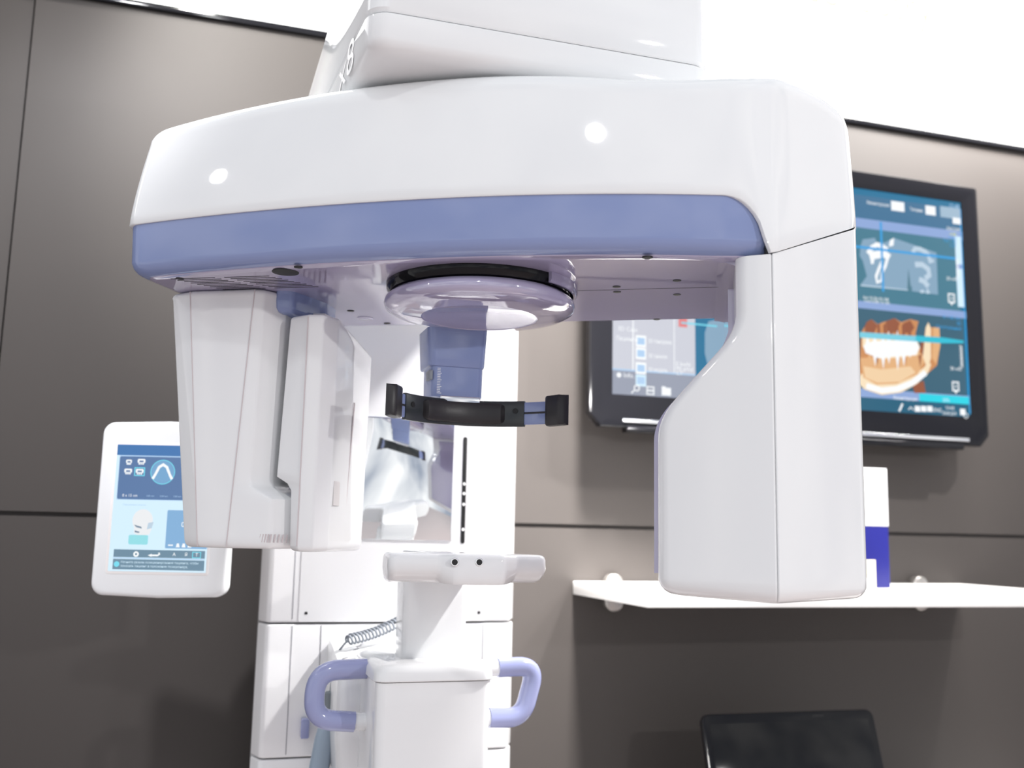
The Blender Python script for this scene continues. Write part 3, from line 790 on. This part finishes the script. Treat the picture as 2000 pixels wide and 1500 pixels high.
dMid = E('bone_tan', 228, 176, 122); dMid2 = E('bone_cream', 242, 208, 164)
TPoly([(1678, 700), (1796, 690), (1804, 706), (1790, 732), (1750, 750), (1710, 752), (1684, 738)], dMid)
TPoly([(1684, 716), (1720, 722), (1776, 716), (1786, 728), (1756, 746), (1712, 748), (1688, 738)], dMid2)
for px in range(1690, 1786, 12): TPoly([(px-3, 636), (px+2, 632), (px+4, 664), (px-2, 664)], (dMid, dOr2, dMid2)[px % 3])
for px in range(1696, 1800, 14): TPoly([(px-3, 694), (px+3, 694), (px+1, 716+px % 5)], (dOr2, dMid, dOr)[px % 3])
TPoly([(1820, 640), (1832, 640), (1834, 676), (1826, 712), (1818, 700)], dMid)
TPoly([(1682, 660), (1786, 660), (1794, 678), (1790, 694), (1760, 698), (1720, 702), (1690, 690), (1682, 676)], dOr3)
TPoly([(1684, 676), (1700, 668), (1786, 664), (1793, 680), (1786, 694), (1750, 696), (1714, 700), (1688, 690)], dW)
for px, h0_, h1_ in ((1692, 655, 690), (1706, 652, 716), (1722, 650, 722), (1733, 646, 712), (1750, 645, 724), (1762, 655, 716), (1774, 658, 700)):
    TPoly([(px-6, 680), (px, h0_), (px+6, 680), (px+1, h1_)], dW)
TPoly([(1676, 649), (1830, 660), (1879, 667), (1879, 671), (1830, 671), (1676, 660)], E('slab', 120, 206, 226))
TPoly([(1786, 656), (1840, 660), (1879, 666), (1879, 671), (1840, 671), (1786, 667)], E('slab_cyan', 40, 190, 214))
for py, s_ in ((622, 'R, 1.50, Ant'), (632, '3D'), (642, 'Сагиттальный')):
    w = tvp(1874, py); tc.text(s_, w[0], w[1]-.006, .010, dLine, 'RIGHT', .9)
w = tvp(1742, 776); tc.text('Реконструкция', w[0], w[1]-.006, .010, dW, sx=.75); w = tvp(1838, 782); tc.text('20%', w[0], w[1]-.004, .010, dPale)
w = tvp(1758, 797); tc.line([(w[0]-.008, w[1]-.01), (w[0]+.004, w[1]+.012)], .006, dW)
w = tvp(1776, 798); tc.line([(w[0]-.008, w[1]-.004), (w[0], w[1]+.004), (w[0]+.008, w[1]-.004)], .003, dW)
for px in (1789, 1801, 1813): w = tvp(px, 799); tc.rect(w[0]-.009, w[0]+.009, w[1]-.008, w[1]+.008, dW)
w = tvp(1820, 803); tc.text('ENG', w[0], w[1]-.002, .011, dW, sx=.9)
w = tvp(1843, 800); tc.text('13:43', w[0], w[1], .010, dW); w = tvp(1838, 811); tc.text('29.04.2019', w[0], w[1]+.001, .010, dW, sx=.75)
w = tvp(1879, 806); tc.rect(w[0]-.012, w[0]+.006, w[1]-.008, w[1]+.01, dW); tc.ring(w[0]+.007, w[1]-.009, .008, .002, dW)
tc.build('screen', tv)

# ================================================================== SHELF AND WHAT STANDS ON IT
sf = thing('wall_shelf', (1.49, 2.38, 1.35), 'long white wall shelf under the television', 'shelf')
SZ0, SZ1 = 1.350, 1.382
put('shelf_board', *box(.898, 2.08, 1.935, WY-.004, SZ0, SZ1, .0015), SHELF, sf)
for px, m_ in ((1201, GLASS), (1802, GLASS)):
    w = on_y(px, 1190, WY-.03)
    bk = MB(); bk.add(prism(rrect(w.x-.025, w.x+.025, SZ0-.042, SZ1+.02, .024, 8), 0, .028, .003, .004, 3, face_y(WY-.0015)))
    bk.build('shelf_clamp', GLASS, sf)
fo = thing('brochure_folder', (1.62, 2.16, SZ1), 'white and blue upright brochure box standing on the shelf beside the tube head', 'box')
fx = 1.655
put('white_sleeve', *box(fx-.13, fx, 2.13, 2.20, 1.535, 1.681, .001), PAPER, fo)
put('blue_base', *box(fx-.128, fx-.001, 2.131, 2.199, SZ1+.0008, 1.535, .001), BLUEP, fo)
cd = put('price_card', *box(1.40, 1.578, 2.085, 2.091, SZ1+.0008, 1.452, .0005), CREAM)
tag(cd, 'small cream card leaning upright before the white and blue box on the shelf', 'card')

# ================================================================== LAPTOP AND COUNTER
ct = thing('display_counter', (1.5, 2.1, 0), 'white display counter below the shelf carrying the laptop', 'counter')
put('counter_top', *box(.95, 2.3, 1.74, WY-.004, .77, .80, .002), SHELF, ct)
for x in (1.0, 2.2): put('side_panel', *box(x, x+.03, 1.80, WY-.006, 0, .77, .002), SHELF, ct)
lp = thing('laptop', (1.33, 2.02, .80), 'open black laptop with a dark screen on the counter below the shelf', 'laptop')
a0, a1 = on_y(1368, 1393, 2.12), on_y(1702, 1387, 2.12)
LW = a1.x-a0.x; lx = (a0.x+a1.x)/2; lz = (a0.z+a1.z)/2
tilt = Vector((0, .30, 1)).normalized(); nrm = Vector((0, -1, .30)).normalized()
LH = (lz-.825)/tilt.z
def LT(p): return Vector((lx, 2.12, lz))+Vector((1, 0, -.004))*p.x+tilt*p.y+nrm*p.z
R = rpoly([(-LW/2, 0, .02), (LW/2, 0, .02), (LW/2+.0, -LH, .01), (-LW/2, -LH, .01)], 6)
lid = put('lid', *prism(R, -.012, .003, .004, .003, 3, LT), BLKG, lp)
R = [(Vector((x, y, 0))) for x, y in ((-LW/2+.018, -.022), (LW/2-.018, -.022), (LW/2-.018, -LH+.03), (-LW/2+.018, -LH+.03))]
put('screen', *prism([Vector((p.x, p.y)) for p in R], .0025, .0036, .0002, .0004, 2, LT), mat('dark_screen_glass', (.01, .01, .011, 1), .07, noise=.01, spec=.25), lid)
put('camera_window', *prism(rrect(.13*LW, .20*LW, -.0135, -.010, .0015), .0025, .0036, .0002, .0004, 2, LT), DARK, lid)
hb = LT(Vector((0, -LH, 0)))
kb = put('keyboard_base', *box(lx-LW/2, lx+LW/2, hb.y-.27, hb.y+.01, .8006, .823, .004), BLKG, lp)
g = MB()
for r_ in range(5):
    for c_ in range(14):
        x = lx-LW/2+.03+c_*(LW-.06)/14; y = hb.y-.03-r_*.02
        g.add(box(x, x+(LW-.06)/14-.003, y-.017, y, .8225, .8255, .001))
g.build('keys', BLK, kb)

# ================================================================== LIGHTS
wd = bpy.data.worlds.new('hall_light'); S.world = wd; wd.use_nodes = True
wn = wd.node_tree; bg = wn.nodes['Background']
wt = wn.nodes.new('ShaderNodeTexCoord'); wm = wn.nodes.new('ShaderNodeMapping'); wm.inputs['Scale'].default_value = (3.2, 3.2, 1.6)
wz = wn.nodes.new('ShaderNodeTexNoise'); wz.inputs['Scale'].default_value = 1.6; wz.inputs['Detail'].default_value = 3.5
wr = wn.nodes.new('ShaderNodeValToRGB')
wr.color_ramp.elements[0].position = .36; wr.color_ramp.elements[0].color = (.34, .38, .46, 1)
wr.color_ramp.elements[1].position = .62; wr.color_ramp.elements[1].color = (1.0, 1.0, 1.0, 1)
wn.links.new(wt.outputs['Generated'], wm.inputs['Vector']); wn.links.new(wm.outputs['Vector'], wz.inputs['Vector'])
wn.links.new(wz.outputs['Fac'], wr.inputs['Fac']); wn.links.new(wr.outputs['Color'], bg.inputs[0])
bg.inputs[1].default_value = 1.12
def area(name, loc, to, sx_, sy_, power, col=(1, 1, 1)):
    l = bpy.data.lights.new(name, 'AREA'); l.shape = 'RECTANGLE'; l.size = sx_; l.size_y = sy_; l.energy = power; l.color = col
    o = bpy.data.objects.new(name, l); COL.objects.link(o); o.location = loc
    o.rotation_euler = (Vector(to)-Vector(loc)).to_track_quat('-Z', 'Y').to_euler(); return o
def spot(name, loc, to, power, size=60, r=.05, blend=.5, col=(1, 1, 1)):
    l = bpy.data.lights.new(name, 'SPOT'); l.energy = power; l.spot_size = rad(size); l.spot_blend = blend; l.shadow_soft_size = r; l.color = col
    o = bpy.data.objects.new(name, l); COL.objects.link(o); o.location = loc
    o.rotation_euler = (Vector(to)-Vector(loc)).to_track_quat('-Z', 'Y').to_euler(); return o
def lamp(loc, power, r=.06, col=(1, .99, .97)):
    l = bpy.data.lights.new('hall_or_fill_lamp', 'POINT'); l.energy = power; l.shadow_soft_size = r; l.color = col
    o = bpy.data.objects.new('hall_or_fill_lamp', l); COL.objects.link(o); o.location = loc; return o
lamp((-2.75, .86, 3.54), 24, .065, (.97, .99, 1))
lamp((-.29, -.79, 3.58), 34, .065, (.98, .99, 1))
lamp((2.0, -1.6, 2.35), 105, .04, (1, .98, .96))
spot('stand_spot', (1.75, 1.15, 3.4), (.47, 1.95, 1.4), 480, 34, .06, .6, (1, .98, .96))
area('wall_washer', (2.5, 2.0, 3.25), (2.4, 2.30, 2.3), 1.3, .12, 100, (1, .96, .92))
area('wall_washer', (-.1, 2.0, 3.25), (-.1, 2.30, 2.2), 2.4, .12, 15, (1, .97, .94))
spot('wall_spot', (.84, 1.62, 3.6), (.84, 2.38, 1.70), 1750, 26, .16, .8, (1, .97, .94))
spot('wall_spot', (-.2, 1.3, 3.5), (.15, 2.38, 2.5), 270, 42, .05, .9, (1, .98, .93))
spot('wall_spot', (-.5, .7, 3.4), (-.1, 2.38, 1.95), 240, 44, .05, .9, (.98, .98, 1))
spot('wall_spot', (2.6, 1.0, 3.5), (1.5, 2.38, 1.9), 270, 50, .05, .9, (1, .97, .94))

# ------------------------------------------------------------------ view
S.view_settings.view_transform = 'Standard'; S.view_settings.look = 'None'
S.view_settings.exposure = 0; S.view_settings.gamma = 1; S.view_settings.use_curve_mapping = False
